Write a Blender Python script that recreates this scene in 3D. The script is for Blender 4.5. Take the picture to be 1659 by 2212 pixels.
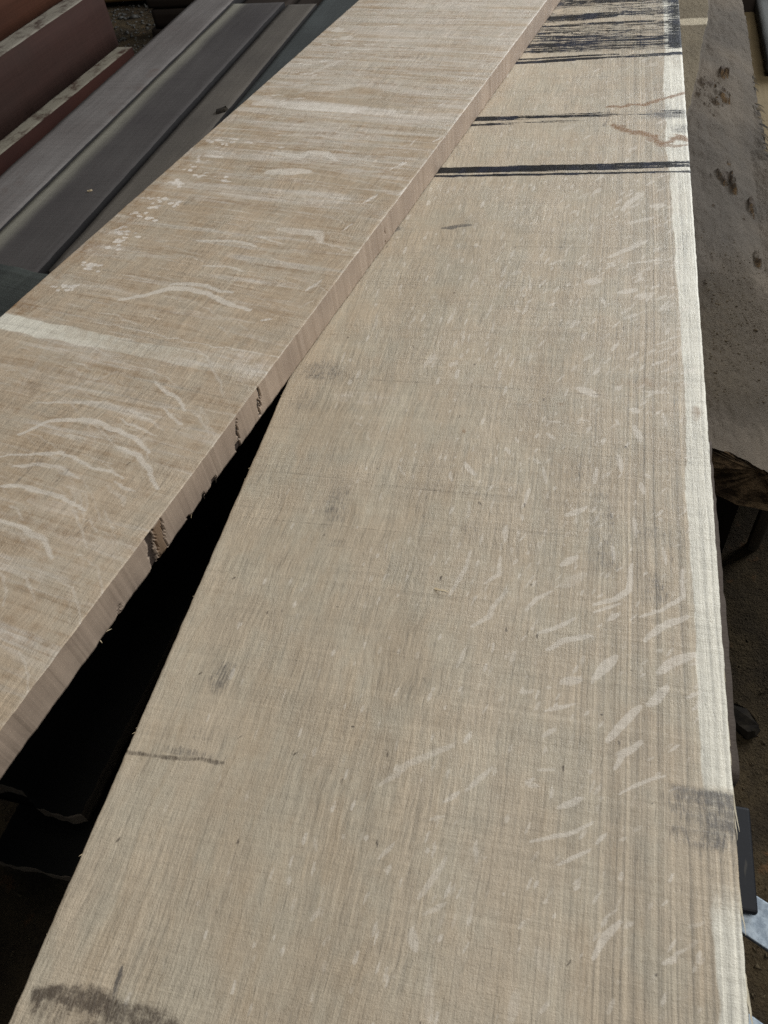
import bpy, bmesh, math, random
import numpy as np
from mathutils import Matrix, Vector

for o in list(bpy.data.objects):
    bpy.data.objects.remove(o)
scene = bpy.context.scene
COL = scene.collection
rng = np.random.default_rng(11)
random.seed(5)

# ---------------------------------------------------------------- camera, world, lamps, exposure
cam_data = bpy.data.cameras.new('camera')
cam = bpy.data.objects.new('camera', cam_data)
COL.objects.link(cam)
RIGHT = Vector((0.97218407, 0.20855152, -0.10660391))
UP = Vector((-0.09170294, 0.7577372, 0.64608429))
FWD = Vector((-0.21551961, 0.61833697, -0.75578482))
m = Matrix.Identity(4)
for i in range(3):
    m[i][0], m[i][1], m[i][2] = RIGHT[i], UP[i], -FWD[i]
m.translation = Vector((-0.15253, 0.0, 0.62830))
cam.matrix_world = m
cam_data.sensor_fit = 'HORIZONTAL'
cam_data.sensor_width = 36.0
cam_data.lens = 36.0 * 1690.0 / 1659.0
cam_data.clip_start = 0.02
cam_data.clip_end = 200.0
cam_data.dof.use_dof = True
cam_data.dof.focus_distance = 0.95
cam_data.dof.aperture_fstop = 30.0
scene.camera = cam

world = bpy.data.worlds.new('World')
scene.world = world
world.use_nodes = True
bg = world.node_tree.nodes['Background']
bg.inputs['Color'].default_value = (0.80, 0.90, 1.0, 1)
bg.inputs['Strength'].default_value = 0.07

def area_lamp(name, loc, target, sx, sy, power, color):
    d = bpy.data.lights.new(name, 'AREA')
    d.shape = 'RECTANGLE'; d.size = sx; d.size_y = sy
    d.energy = power; d.color = color
    o = bpy.data.objects.new(name, d)
    COL.objects.link(o)
    o.location = loc
    o.rotation_euler = (Vector(target) - Vector(loc)).to_track_quat('-Z', 'Y').to_euler()
    return o
# daylight through the open side of the shed, ahead and to the right, and a roof light overhead
area_lamp('shed_opening', (2.7, 5.0, 2.2), (-0.3, 1.2, 0.0), 3.6, 2.4, 345, (0.92, 0.965, 1.0))
area_lamp('roof_light', (0.4, 0.2, 4.2), (-0.2, 0.6, 0.0), 2.6, 2.6, 96, (1.0, 0.985, 0.95))

scene.view_settings.view_transform = 'Standard'
scene.view_settings.look = 'None'
scene.view_settings.exposure = 0.0
scene.view_settings.gamma = 1.0
scene.render.engine = 'CYCLES'
scene.cycles.use_denoising = False
scene.cycles.max_bounces = 6

# ---------------------------------------------------------------- helpers
def lin(r, g, b):
    f = lambda c: c / 12.92 if c <= 0.04045 else ((c + 0.055) / 1.055) ** 2.4
    return (f(r / 255), f(g / 255), f(b / 255), 1.0)

def tag(o, label=None, cat=None, group=None, kind=None):
    if label: o['label'] = label
    if cat: o['category'] = cat
    if group: o['group'] = group
    if kind: o['kind'] = kind
    return o

def link_mesh(name, verts, faces, mat, parent=None, smooth=False, attrs=None):
    me = bpy.data.meshes.new(name)
    verts = np.asarray(verts, dtype=np.float32)
    if isinstance(faces, np.ndarray):
        nf, k = faces.shape
        me.vertices.add(len(verts)); me.vertices.foreach_set('co', verts.ravel())
        me.loops.add(nf * k); me.loops.foreach_set('vertex_index', faces.astype(np.int32).ravel())
        me.polygons.add(nf); me.polygons.foreach_set('loop_start', np.arange(0, nf * k, k, dtype=np.int32))
        me.update(calc_edges=True)
    else:
        me.from_pydata([tuple(map(float, v)) for v in verts], [], faces)
    if smooth:
        me.polygons.foreach_set('use_smooth', np.ones(len(me.polygons), dtype=bool))
    for k, v in (attrs or {}).items():
        a = me.attributes.new(k, 'FLOAT', 'POINT')
        a.data.foreach_set('value', np.asarray(v, dtype=np.float32).ravel())
    me.validate()
    me.update()
    if mat: me.materials.append(mat)
    o = bpy.data.objects.new(name, me)
    COL.objects.link(o)
    if parent: o.parent = parent
    return o

def vnoise(x, y, fx, fy, seed):
    """smooth value noise in [-1, 1] at points x, y with fx, fy cells per metre"""
    g = np.random.default_rng(seed).uniform(-1, 1, (64, 257))
    u, v = np.asarray(x) * fx + 1000.3, np.asarray(y) * fy + 1000.7
    iu, iv = np.floor(u).astype(int), np.floor(v).astype(int)
    a, b = u - iu, v - iv
    a, b = a * a * (3 - 2 * a), b * b * (3 - 2 * b)
    p = lambda i, j: g[i % 64, j % 257]
    return (p(iu, iv) * (1 - a) + p(iu + 1, iv) * a) * (1 - b) + (p(iu, iv + 1) * (1 - a) + p(iu + 1, iv + 1) * a) * b

def fbm(x, y, fx, fy, seed, octs=3):
    s, a, t = 0, 1.0, 0
    for k in range(octs):
        s = s + a * vnoise(x, y, fx * 2 ** k, fy * 2 ** k, seed + k); t += a; a *= 0.5
    return s / t

def board_mesh(xs, ys, thick, zf=None, edge=0.0007, low=0.0012, nz=4, seed=1, endjag=0.0, twist=0.0):
    """sawn board: top grid, sides with nz levels, bottom strip.  Returns verts, quads, and (X, Y, Z) of all vertices.
    Top face at z = 0, local x across, y along."""
    nx, ny = len(xs), len(ys)
    X, Y = np.meshgrid(xs, ys)
    Xt, Yt = X.copy(), Y.copy()
    x0, x1 = xs[0], xs[-1]
    wl = np.exp(-(X - x0) / 0.006); wr = np.exp(-(x1 - X) / 0.006)
    Xt += wl * edge * fbm(Y * 0, Y, 1, 90, seed, 4) + wr * edge * fbm(Y * 0, Y, 1, 90, seed + 50, 4)
    if endjag:
        e0 = np.exp(-(Y - ys[0]) / 0.01); e1 = np.exp(-(ys[-1] - Y) / 0.01)
        Yt += (e0 - e1) * 0 + e0 * endjag * fbm(X, X * 0, 14, 1, seed + 9, 5) + e1 * endjag * fbm(X, X * 0, 14, 1, seed + 19, 5)
    Zt = zf(X, Y) if zf is not None else np.zeros_like(X)
    dist = np.minimum(np.minimum(X - x0, x1 - X), np.minimum(Y - ys[0], ys[-1] - Y))
    Zt = Zt - 0.0009 * np.exp(-dist / 0.0012)
    V = [np.stack([Xt, Yt, Zt], -1).reshape(-1, 3)]
    idx = np.arange(nx * ny).reshape(ny, nx)
    F = [np.stack([idx[:-1, :-1], idx[:-1, 1:], idx[1:, 1:], idx[1:, :-1]], -1).reshape(-1, 4)]
    rim = np.concatenate([idx[0, :-1], idx[:-1, -1], idx[-1, :0:-1], idx[:0:-1, 0]])
    base = V[0]; n = len(base); nr = len(rim)
    prev = rim
    for k in range(1, nz + 1):
        t = k / nz
        P = base[rim].copy()
        ox, oy = P[:, 0].copy(), P[:, 1].copy()
        P[:, 2] = P[:, 2] * (1 - t) - thick * t
        s = np.where(ox > (x0 + x1) / 2, 1, -1)
        rough = low * t ** 5 * fbm(oy, ox * 0 + t * .4, 60, 1, seed + 77, 4)
        if k == nz: rough = rough - 0.0012
        onside = (np.abs(ox - x0) < 0.004) | (np.abs(ox - x1) < 0.004)
        P[:, 0] += np.where(onside, s * rough, 0)
        ids = np.arange(n, n + nr); n += nr
        V.append(P)
        nxt = np.roll(ids, -1); pn = np.roll(prev, -1)
        F.append(np.stack([prev, ids, nxt, pn], -1))
        prev = ids
    # bottom strip: pair left and right rim vertices row by row
    # rim order: bottom row (0..nx-2), right col (0..ny-2), top row reversed, left col reversed
    r = list(prev)
    bot = r[:nx - 1]; right = r[nx - 1:nx - 1 + ny - 1]; top = r[nx - 1 + ny - 1:nx - 1 + ny - 1 + nx - 1]; left = r[nx - 1 + ny - 1 + nx - 1:]
    L = np.array([bot[0]] + left[::-1]); Rr = np.array(right + [top[0]])
    q = min(len(L), len(Rr))
    F.append(np.stack([L[:q - 1], L[1:q], Rr[1:q], Rr[:q - 1]], -1))
    return np.concatenate(V), np.concatenate(F)

class NT:
    """small helper to wire shader nodes"""
    def __init__(self, name):
        self.m = bpy.data.materials.new(name); self.m.use_nodes = True
        self.t = self.m.node_tree; self.n = self.t.nodes; self.l = self.t.links
        self.bsdf = self.n['Principled BSDF']
        self.tc = self.n.new('ShaderNodeTexCoord')
        self.co = self.tc.outputs['Object']
    def put(self, sock, v):
        if v is None: return
        if hasattr(v, 'is_output'): self.l.new(v, sock)
        else:
            if sock.type == 'VECTOR' and not hasattr(v, '__len__'): v = (v, v, v)
            if sock.type == 'VECTOR' and len(v) == 4: v = v[:3]
            sock.default_value = v
    def mapv(self, scale, loc=(0, 0, 0), rot=(0, 0, 0), co=None):
        n = self.n.new('ShaderNodeMapping'); self.l.new(co or self.co, n.inputs['Vector'])
        n.inputs['Scale'].default_value = scale; n.inputs['Location'].default_value = loc; n.inputs['Rotation'].default_value = rot
        return n.outputs['Vector']
    def noise(self, scale, detail=2, rough=0.5, loc=(0, 0, 0), rot=(0, 0, 0), dist=0.0, co=None):
        if not hasattr(scale, '__len__'): scale = (scale,) * 3
        n = self.n.new('ShaderNodeTexNoise'); self.l.new(self.mapv(scale, loc, rot, co), n.inputs['Vector'])
        n.inputs['Scale'].default_value = 1.0; n.inputs['Detail'].default_value = detail
        n.inputs['Roughness'].default_value = rough; n.inputs['Distortion'].default_value = dist
        return n.outputs['Fac']
    def voro(self, scale, loc=(0, 0, 0)):
        if not hasattr(scale, '__len__'): scale = (scale,) * 3
        n = self.n.new('ShaderNodeTexVoronoi'); self.l.new(self.mapv(scale, loc), n.inputs['Vector'])
        n.inputs['Scale'].default_value = 1.0
        return n.outputs['Distance']
    def math(self, op, a, b=0.0, c=None, clamp=False):
        n = self.n.new('ShaderNodeMath'); n.operation = op; n.use_clamp = clamp
        self.put(n.inputs[0], a); self.put(n.inputs[1], b)
        if c is not None: self.put(n.inputs[2], c)
        return n.outputs[0]
    def add(self, a, b): return self.math('ADD', a, b)
    def mul(self, a, b): return self.math('MULTIPLY', a, b)
    def cen(self, a, k): return self.math('MULTIPLY_ADD', a, 2.0 * k, -1.0 * k)
    def step(self, x, lo, hi):
        n = self.n.new('ShaderNodeMapRange'); n.interpolation_type = 'SMOOTHSTEP'
        self.put(n.inputs[0], x); n.inputs[1].default_value = lo; n.inputs[2].default_value = hi
        return n.outputs[0]
    def attr(self, name):
        n = self.n.new('ShaderNodeAttribute'); n.attribute_name = name
        return n.outputs['Fac']
    def mix(self, f, a, b, mode='MIX'):
        n = self.n.new('ShaderNodeMix'); n.data_type = 'RGBA'; n.blend_type = mode
        self.put(n.inputs[0], f)
        self.put(n.inputs[6], a); self.put(n.inputs[7], b)
        return n.outputs[2]
    def scale(self, col, v):
        n = self.n.new('ShaderNodeVectorMath'); n.operation = 'SCALE'
        self.put(n.inputs[0], col); self.put(n.inputs['Scale'], v)
        return n.outputs[0]
    def pos(self):
        n = self.n.new('ShaderNodeSeparateXYZ'); self.l.new(self.co, n.inputs[0]); return n.outputs
    def normal(self):
        g = self.n.new('ShaderNodeNewGeometry')
        v = self.n.new('ShaderNodeVectorTransform'); v.vector_type = 'NORMAL'; v.convert_from = 'WORLD'; v.convert_to = 'OBJECT'
        self.l.new(g.outputs['True Normal'], v.inputs[0])
        n = self.n.new('ShaderNodeSeparateXYZ'); self.l.new(v.outputs[0], n.inputs[0]); return n.outputs
    def bump(self, h, dist, strength=1.0):
        n = self.n.new('ShaderNodeBump'); self.put(n.inputs['Height'], h)
        n.inputs['Distance'].default_value = dist; n.inputs['Strength'].default_value = strength
        self.l.new(n.outputs[0], self.bsdf.inputs['Normal'])
    def done(self, col, rough=0.75, spec=0.3, metal=0.0):
        self.put(self.bsdf.inputs['Base Color'], col); self.put(self.bsdf.inputs['Roughness'], rough)
        self.put(self.bsdf.inputs['Specular IOR Level'], spec); self.put(self.bsdf.inputs['Metallic'], metal)
        return self.m

# ray flecks of the two boards, one per line: width mm, strength, points (mm in the board's own frame)
FLECKS_A="""8.8 1 -141,730 -121,719
6 1 -82,699 -73,696
5.6 0.9 -78,671 -71,648
2.7 0.8 -46,696 -43,673
3.4 0.8 -68,730 -39,730
3.1 0.8 -99,681 -95,673
4.2 0.8 -173,650 -163,643
3.2 0.6 -175,670 -157,669
3.4 0.7 -206,640 -203,633
4.6 0.9 -257,595 -245,577
3.2 0.8 -271,580 -267,566
2.8 0.7 -215,624 -210,613
2.4 0.7 -224,608 -222,597
2.1 0.7 -198,603 -196,596
3.3 0.7 -183,608 -176,603
2.9 0.7 -172,598 -167,574
4 0.8 -116,601 -117,579
4.6 0.8 -93,624 -90,600
4.5 0.8 -70,585 -67,571
3.6 0.7 -65,599 -61,594
3.1 0.8 -183,565 -189,536
2.5 0.7 -188,528 -186,520
2.6 0.6 -245,540 -241,517
2 0.6 -220,550 -219,526
2 0.6 -255,505 -256,485
3.9 0.8 -202,512 -202,491
2.5 0.6 -225,499 -225,483
2.9 0.6 -194,484 -192,478
2.4 0.6 -168,493 -166,484
5.4 0.8 -143,532 -124,546
3 0.7 -115,526 -110,539
3.3 0.8 -77,538 -74,512
4.4 0.8 -52,538 -49,537
2.8 0.8 -49,503 -47,482
3.3 0.8 -97,499 -94,479
6 0.8 -144,469 -130,480
9.2 0.5 -142,444 -122,460
4.2 1 -78,478 -81,448 -94,435 -112,426
3.1 1 -32,478 -32,447 -48,431 -70,419
2.5 0.8 -111,418 -88,431
5 1 -66,394 -53,409 -29,426
4.2 0.9 -98,411 -89,418
6.5 1 -55,364 -43,375 -25,386
5.9 1 -64,332 -56,338 -47,351
6.8 1 -107,351 -102,359 -91,374
6.5 0.8 -135,341 -119,347
3.5 0.7 -234,475 -234,457 -246,417
3.5 0.7 -203,470 -203,449 -215,436
4 0.7 -192,432 -203,412 -205,400 -221,387
2.2 0.6 -168,454 -176,438
3.5 0.8 -173,411 -165,426 -151,437
3.5 0.8 -160,388 -137,402 -128,409
4.4 0.9 -151,373 -136,384 -112,393
3.9 0.6 -181,354 -178,367
3.2 0.6 -228,343 -222,362
2.2 0.7 -144,316 -124,323
4.8 0.9 -91,301 -75,323 -69,329
3.3 0.6 -147,334 -144,335
3.2 0.6 -170,327 -159,330
2.6 0.6 -376,625 -372,618
2.5 0.6 -330,585 -319,567
2.2 0.6 -314,598 -312,589
2.1 0.6 -395,646 -385,641
2.6 0.5 -267,471 -270,455
2.2 0.4 -294,477 -285,469
2 0.4 -365,427 -357,416
2.2 0.6 -251,620 -251,612
3.7 0.8 -109,648 -111,639
3.2 0.6 -135,676 -127,674
4.9 0.9 -95,293 -86,307 -70,328
4.3 0.9 -89,271 -83,284 -69,298
2.3 0.9 -84,251 -67,263 -51,272
3.9 0.9 -130,233 -113,243
2.6 0.9 -149,203 -124,212 -104,225
2.5 0.9 -128,189 -106,204
2.8 0.8 -148,313 -123,323
3 0.7 -147,289 -138,298
2.9 0.8 -219,222 -208,231
3.3 0.7 -204,234 -195,244 -186,256
4.4 0.6 -273,226 -253,248 -220,270
4.2 0.6 -211,180 -216,167 -226,147
3.2 0.7 -191,192 -189,181
2.8 0.6 -253,183 -263,169
5.3 0.7 -228,126 -223,113
3.2 0.6 -221,137 -206,147
3.9 0.9 -83,158 -93,146 -100,131
5.4 0.4 -210,102 -206,71
5.1 0.5 -150,101 -152,83
9.1 0.4 -137,128 -127,116
3.1 0.6 -298,128 -303,118
2.8 0.6 -294,181 -292,179
2.4 0.6 -228,205 -217,211
2.1 0.7 -148,260 -136,263
2.5 0.7 -155,246 -147,248
4 0.7 -108,266 -106,265
2.5 0.5 -315,177 -311,166
8 0.9 -101,1136 -90,1158 -71,1184
11.2 0.8 -58,1147 -42,1151
6.3 0.7 -90,1098 -55,1116
6.4 0.9 -115,1009 -92,1028 -65,1052
10.4 0.9 -142,947 -125,951
8.5 0.8 -100,924 -78,933
7.3 0.7 -78,916 -56,926
2.7 0.7 -220,958 -215,923
5.5 0.9 -122,911 -118,900
4.7 0.7 -188,891 -182,897
4.2 0.7 -232,883 -225,875
3.6 0.8 -50,888 -37,910
3.6 0.8 -85,995 -33,1009
7.1 0.8 -115,993 -108,988
2.9 0.6 -283,943 -278,932
6.8 0.8 -143,1187 -134,1198
5.1 0.5 -281,1350 -271,1332
4.5 0.5 -239,1340 -241,1320
4.4 0.5 -293,1341 -290,1332
11.8 0.5 -202,1403 -186,1422
11.1 0.4 -233,1483 -225,1493
10.6 0.4 -249,1636 -239,1624
11.6 0.6 -57,1663 -48,1674
5.7 0.7 -92,870 -77,879
4.8 0.8 -65,909 -59,926
5.3 0.6 -154,861 -148,861
4.5 0.4 -349,899 -340,905
7.2 0.6 -244,963 -234,967
"""
FLECKS_B="""7.3 1 -280,772 -246,792 -226,811 -195,819 -160,815 -127,803 -84,797
5.2 1 -227,823 -198,830 -173,831 -147,826 -128,826
4 0.9 -129,636 -98,621 -80,615 -63,602
3.7 0.8 -91,597 -74,588 -55,580
4.6 0.4 -265,566 -238,587 -203,622 -187,638
3.8 0.7 -255,561 -198,576 -170,586 -146,585
2.9 0.8 -133,567 -101,561 -71,555
3.4 0.6 -134,585 -100,577 -70,565
5.1 1 -238,509 -214,538 -175,553 -153,555 -112,546 -88,543 -66,530
5.8 0.6 -177,525 -152,526
5.2 0.9 -105,528 -76,522 -47,507 -25,487
3.6 0.9 -234,473 -201,486 -168,499 -144,497 -114,491 -96,492 -71,488
4.1 0.8 -208,463 -182,474 -158,480 -119,473
3.5 0.8 -79,480 -62,475 -46,474
2.1 0.6 -143,504 -95,502
4.2 1 -201,435 -174,443 -140,443 -106,441 -83,435
4.6 0.5 -83,472 -53,463 -46,454
11.1 0.4 -153,429 -92,430
5.3 0.8 -167,395 -133,395 -101,388 -76,373
2.7 0.5 -64,442 -37,423
2.7 0.5 -72,428 -52,415
4 0.4 -48,613 0,569
6.6 0.3 -326,698 -285,553
1.8 0.8 -279,721 -209,719 -115,716 -1,720
3 0.5 -364,715 -316,711
2 0.6 -108,501 -71,488
2.1 0.4 -145,452 -93,445
10.9 1 -267,1207 -215,1200 -207,1217 -177,1222 -147,1201
15.6 1 -245,1143 -192,1156 -176,1156
32.4 0.5 -157,1094 -84,1088
26.9 0.4 -283,1069 -230,1066
4.9 0.9 -251,931 -192,944 -155,938
3.8 0.8 -165,962 -117,952
13.4 0.7 -143,988 -80,990 -63,970
18.3 0.8 -403,1385 -310,1389 -193,1379
8.4 0.9 -328,1372 -191,1375
6.1 0.7 -292,1270 -213,1279 -146,1274
28.9 0.5 -277,1306 -190,1319
20.1 0.6 -306,1454 -239,1482
16.3 0.5 -336,1441 -281,1477
11.5 0.6 -352,1528 -317,1595
20.8 0.9 -404,1740 -392,1747
16.8 0.8 -366,1701 -348,1705
18.1 0.5 -426,1551 -358,1580
4.8 0.7 -205,875 -169,881 -138,875
8.4 0.4 -404,1095 -358,1089
7.5 0.3 -209,949 -142,1000
"""
DOTS = [(x / 1000, y / 1000) for x, y in ((-395, 837), (-363, 836), (-380, 782), (-388, 777), (-394, 934), (-376, 931), (-381, 893), (-367, 912), (-393, 979), (-364, 972), (-376, 1033), (-380, 1008), (-351, 1018), (-405, 1024), (-384, 1084), (-393, 1079), (-390, 1162), (-388, 1132), (-373, 1228), (-407, 1227), (-355, 1112), (-309, 1106))]

# ---------------------------------------------------------------- materials
def oak_material(name, warm, seed, k_dark=0.5, ring_at=(-0.22, -0.06), cross=0.0):
    t = NT(name)
    L = (seed * 3.7, seed * 1.3, 0)
    fleck, grey, ink = t.attr('fleck'), t.attr('grey'), t.attr('ink')
    rust, sapm, dust, dirt = t.attr('rust'), t.attr('sap'), t.attr('dust'), t.attr('dirt')
    wob = t.noise((7, 5, 7), 3, 0.55, L)
    # fibre streaks, growth rings, open vessels, saw lines, raised fuzz
    wco = t.n.new('ShaderNodeVectorMath'); wco.operation = 'ADD'
    comb = t.n.new('ShaderNodeCombineXYZ'); t.put(comb.inputs[0], t.cen(wob, 0.022))
    t.l.new(t.co, wco.inputs[0]); t.l.new(comb.outputs[0], wco.inputs[1]); W = wco.outputs[0]
    wc2 = t.n.new('ShaderNodeVectorMath'); wc2.operation = 'ADD'; cb2 = t.n.new('ShaderNodeCombineXYZ')
    t.put(cb2.inputs[0], t.cen(t.noise((4, 2.5, 4), 2, 0.5, (3, 3, 0)), 0.006)); t.l.new(t.co, wc2.inputs[0]); t.l.new(cb2.outputs[0], wc2.inputs[1]); W2 = wc2.outputs[0]
    broad = t.noise((5, 1.6, 5), 3, 0.55, L)
    streak = t.noise((55, 4.0, 55), 4, 0.68, L, co=W)
    long_ = t.noise((230, 0.8, 230), 2, 0.55, L, co=W2)
    short = t.noise((330, 17, 330), 3, 0.7, (2, 9, 0), co=W)
    near_sap = t.step(t.pos()[0], ring_at[0], ring_at[1])
    rings = t.mix(near_sap, short, long_)
    vessel = t.noise((900, 75, 300), 2, 0.6, L, co=W)
    dash = t.noise((420, 26, 200), 2, 0.6, (9, 4, 0), co=W)
    saw = t.noise((11, 230, 3), 3, 0.7, L)
    fib = t.noise((240, 120, 240), 3, 0.7, (8, 8, 0))
    saw2 = t.noise((1.2, 46, 3), 3, 0.7, (3, 8, 0))
    fuzz = t.noise(650, 3, 0.75, L)
    mott = t.noise((60, 34, 60), 4, 0.7, L)
    hatch = t.mul(t.step(t.noise((420, 3, 100), 1, 0.5, (4, 4, 0), co=W), 0.5, 0.75), t.step(saw, 0.42, 0.65))
    crs = t.noise((3.2, 62, 3), 4, 0.7, (5, 3, 0), dist=0.4)
    hue = t.noise((22, 13, 22), 3, 0.6, (6, 1, 0))
    base = t.mix(t.step(broad, 0.3, 0.7), warm[0], warm[1])
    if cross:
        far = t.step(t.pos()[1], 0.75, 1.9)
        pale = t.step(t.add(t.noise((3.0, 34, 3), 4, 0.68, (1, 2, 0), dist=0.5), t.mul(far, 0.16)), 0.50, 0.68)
        base = t.mix(t.mul(pale, 0.52), base, lin(214, 206, 195))  # paler towards the far end: ray figure plus whitish sheen put into the colour
    base = t.mix(t.mul(t.step(hue, 0.40, 0.64), 0.42), base, warm[5])
    base = t.mix(t.mul(t.step(t.add(t.mul(t.mix(cross, streak, crs), 0.6), t.mul(mott, 0.4)), 0.47, 0.66), k_dark), base, warm[2])
    v = t.add(t.add(1.0, t.cen(streak, 0.15 - 0.09 * cross)), t.cen(crs, 0.22 * cross))
    pa = t.step(t.noise((9, 6, 9), 3, 0.6, (11, 2, 0)), 0.36, 0.64)
    pb = t.mul(t.step(t.noise((7, 10, 7), 3, 0.6, (2, 13, 0)), 0.38, 0.66), t.add(0.25, t.mul(t.step(t.pos()[1], 0.15, 0.55), 0.75)))
    v = t.add(v, t.mul(t.cen(rings, 0.40), t.add(0.35, t.math('MAXIMUM', pa, near_sap))))
    v = t.add(v, t.mul(t.cen(saw, 0.17), pb))
    v = t.add(v, t.cen(saw2, 0.12))
    v = t.add(v, t.cen(mott, 0.15))
    v = t.add(v, t.cen(fuzz, 0.18))
    v = t.add(v, t.cen(fib, 0.13))
    v = t.add(v, t.mul(t.step(vessel, 0.58, 0.76), -0.26))
    v = t.add(v, t.mul(t.step(dash, 0.60, 0.74), t.math('MULTIPLY_ADD', sapm, -0.10, -0.22)))
    v = t.add(v, t.mul(t.mul(hatch, pb), -0.05))
    v = t.add(v, t.cen(t.noise((26, 2.2, 26), 3, 0.6, (6, 6, 0), co=W), 0.16 - 0.10 * cross))
    wx = t.n.new('ShaderNodeSeparateXYZ'); t.l.new(W2, wx.inputs[0])
    ph = t.add(t.mul(wx.outputs[0], 1420.0), t.mul(t.noise((60, 1.0, 60), 2, 0.5, (1, 4, 0)), 14.0))
    wave = t.step(t.math('SINE', ph, 0.0), 0.15, 0.95)
    v = t.add(v, t.mul(t.mul(wave, near_sap), t.math('MULTIPLY_ADD', sapm, 0.10, -0.15)))
    sline = t.noise((2.4, 360, 3), 2, 0.6, (9, 9, 0))
    v = t.add(v, t.mul(t.mul(t.step(sline, 0.60, 0.68), pb), -0.17))
    v = t.add(v, t.mul(t.mul(t.step(t.mul(sline, -1.0), -0.40, -0.32), pb), 0.10))
    fine = t.noise((560, 11, 300), 2, 0.6, (3, 6, 0), co=W2)
    v = t.add(v, t.mul(t.step(fine, 0.54, 0.66), -0.15 + 0.07 * cross))
    v = t.add(v, t.mul(t.step(t.mul(fine, -1.0), -0.46, -0.34), 0.11 - 0.05 * cross))
    v = t.math('MAXIMUM', v, 0.30)
    # strength of the masks, frayed by the grain
    fray = t.add(t.add(t.cen(saw, 0.45), t.cen(fuzz, 0.30)), t.cen(mott, 0.35))
    sp = t.step(t.add(sapm, t.add(t.cen(mott, 0.18), t.cen(fuzz, 0.12))), 0.30, 0.70)
    flk = t.step(t.add(fleck, t.mul(t.mul(fray, 0.7), t.step(fleck, 0.0, 0.4))), 0.10, 1.05)
    v = t.add(t.mul(v, t.add(1.0, t.mul(flk, -0.55))), t.mul(flk, 0.56))
    base = t.mix(t.mul(sp, 0.92), base, lin(218, 212, 196))
    fl = t.step(t.add(fleck, t.mul(t.mul(fray, 0.7), t.step(fleck, 0.0, 0.4))), 0.10, 1.05)
    base = t.mix(t.mul(t.mul(fl, 0.54 + 0.16 * cross), t.math('MULTIPLY_ADD', t.noise((40, 420, 40), 2, 0.6, (4, 1, 0)), 1.1, 0.42, clamp=True)), base, lin(214, 204, 190))
    du = t.step(t.add(dust, t.mul(t.add(t.mul(fray, 0.6), t.cen(mott, 0.3)), t.step(dust, 0.0, 0.4))), 0.15, 0.95)
    base = t.mix(t.mul(du, 0.72), base, lin(226, 216, 204))
    col = t.scale(base, v)
    gr = t.step(t.add(grey, t.mul(t.add(t.cen(vessel, 0.6), t.add(t.add(t.cen(mott, 0.5), t.cen(fib, 0.55)), t.cen(saw, 0.3))), t.step(grey, 0.0, 0.3))), 0.12, 1.0)
    col = t.mix(t.mul(gr, 0.85), col, lin(82, 77, 73))
    di = t.step(t.add(dirt, t.mul(t.add(t.cen(mott, 0.75), t.add(t.cen(fuzz, 0.5), t.cen(fib, 0.6))), t.step(dirt, 0.0, 0.4))), 0.15, 1.00)
    col = t.mix(t.mul(di, 0.85), col, lin(58, 45, 34))
    ru = t.step(t.add(rust, t.mul(t.add(t.cen(mott, 0.45), t.cen(fuzz, 0.25)), t.step(rust, 0.0, 0.4))), 0.25, 1.0)
    col = t.mix(t.mul(ru, 0.85), col, lin(122, 82, 30))
    brush = t.add(t.add(t.cen(t.noise((6, 240, 14), 3, 0.7, (2, 5, 0)), 1.2), t.cen(t.noise((45, 150, 14), 3, 0.7, (7, 1, 0)), 0.6)), t.cen(rings, 0.3))
    ik = t.step(t.add(ink, t.mul(t.mul(brush, 1.05), t.step(ink, 0.0, 0.3))), 0.32, 0.52)
    inkc = t.mix(t.step(t.noise((30, 12, 10), 2, 0.5, (1, 1, 0)), 0.4, 0.65), lin(8, 9, 14), lin(15, 22, 40))
    col = t.mix(t.mul(ik, 0.97), col, inkc)
    # sawn edges: pinker, with saw strokes standing up the edge
    nn = t.normal()
    side = t.step(t.math('ABSOLUTE', nn[2]), 0.75, 0.45)
    es = t.noise((3, 260, 14), 3, 0.7, (5, 2, 0)); eb = t.noise((6, 11, 9), 3, 0.6, (2, 2, 0)); ef = t.noise((60, 28, 190), 3, 0.65, (1, 6, 2))
    ev = t.add(t.add(t.add(1.0, t.cen(es, 0.06)), t.cen(ef, 0.08)), t.cen(fuzz, 0.12))
    ecol = t.scale(t.mix(t.step(eb, 0.35, 0.65), warm[3], warm[4]), ev)
    ecol = t.mix(t.mul(t.step(t.add(dirt, t.mul(t.add(t.cen(ef, 0.5), t.cen(es, 0.3)), t.step(dirt, 0.0, 0.3))), 0.25, 0.8), 0.92), ecol, lin(48, 38, 34))
    ecol = t.mix(t.mul(t.step(t.add(rust, t.mul(t.cen(ef, 0.5), t.step(rust, 0.0, 0.3))), 0.30, 0.9), 0.7), ecol, lin(120, 92, 64))
    col = t.mix(side, col, ecol)
    h = t.add(t.add(t.mul(fuzz, 0.9), t.mul(fib, 0.9)), t.add(t.mul(saw, 0.8), t.add(t.mul(vessel, -0.5), t.add(t.mul(mott, 0.8), t.mul(rings, 0.5)))))
    t.bump(t.mul(t.mul(h, t.add(0.6, t.mul(pb, 0.6))), t.add(1.0, t.mul(side, -0.9))), 0.0011, 0.75)
    return t.done(col, t.math('MULTIPLY_ADD', mott, 0.2, 0.40), t.mul(t.add(1.0, t.mul(ik, -0.8)), 0.50))

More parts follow.
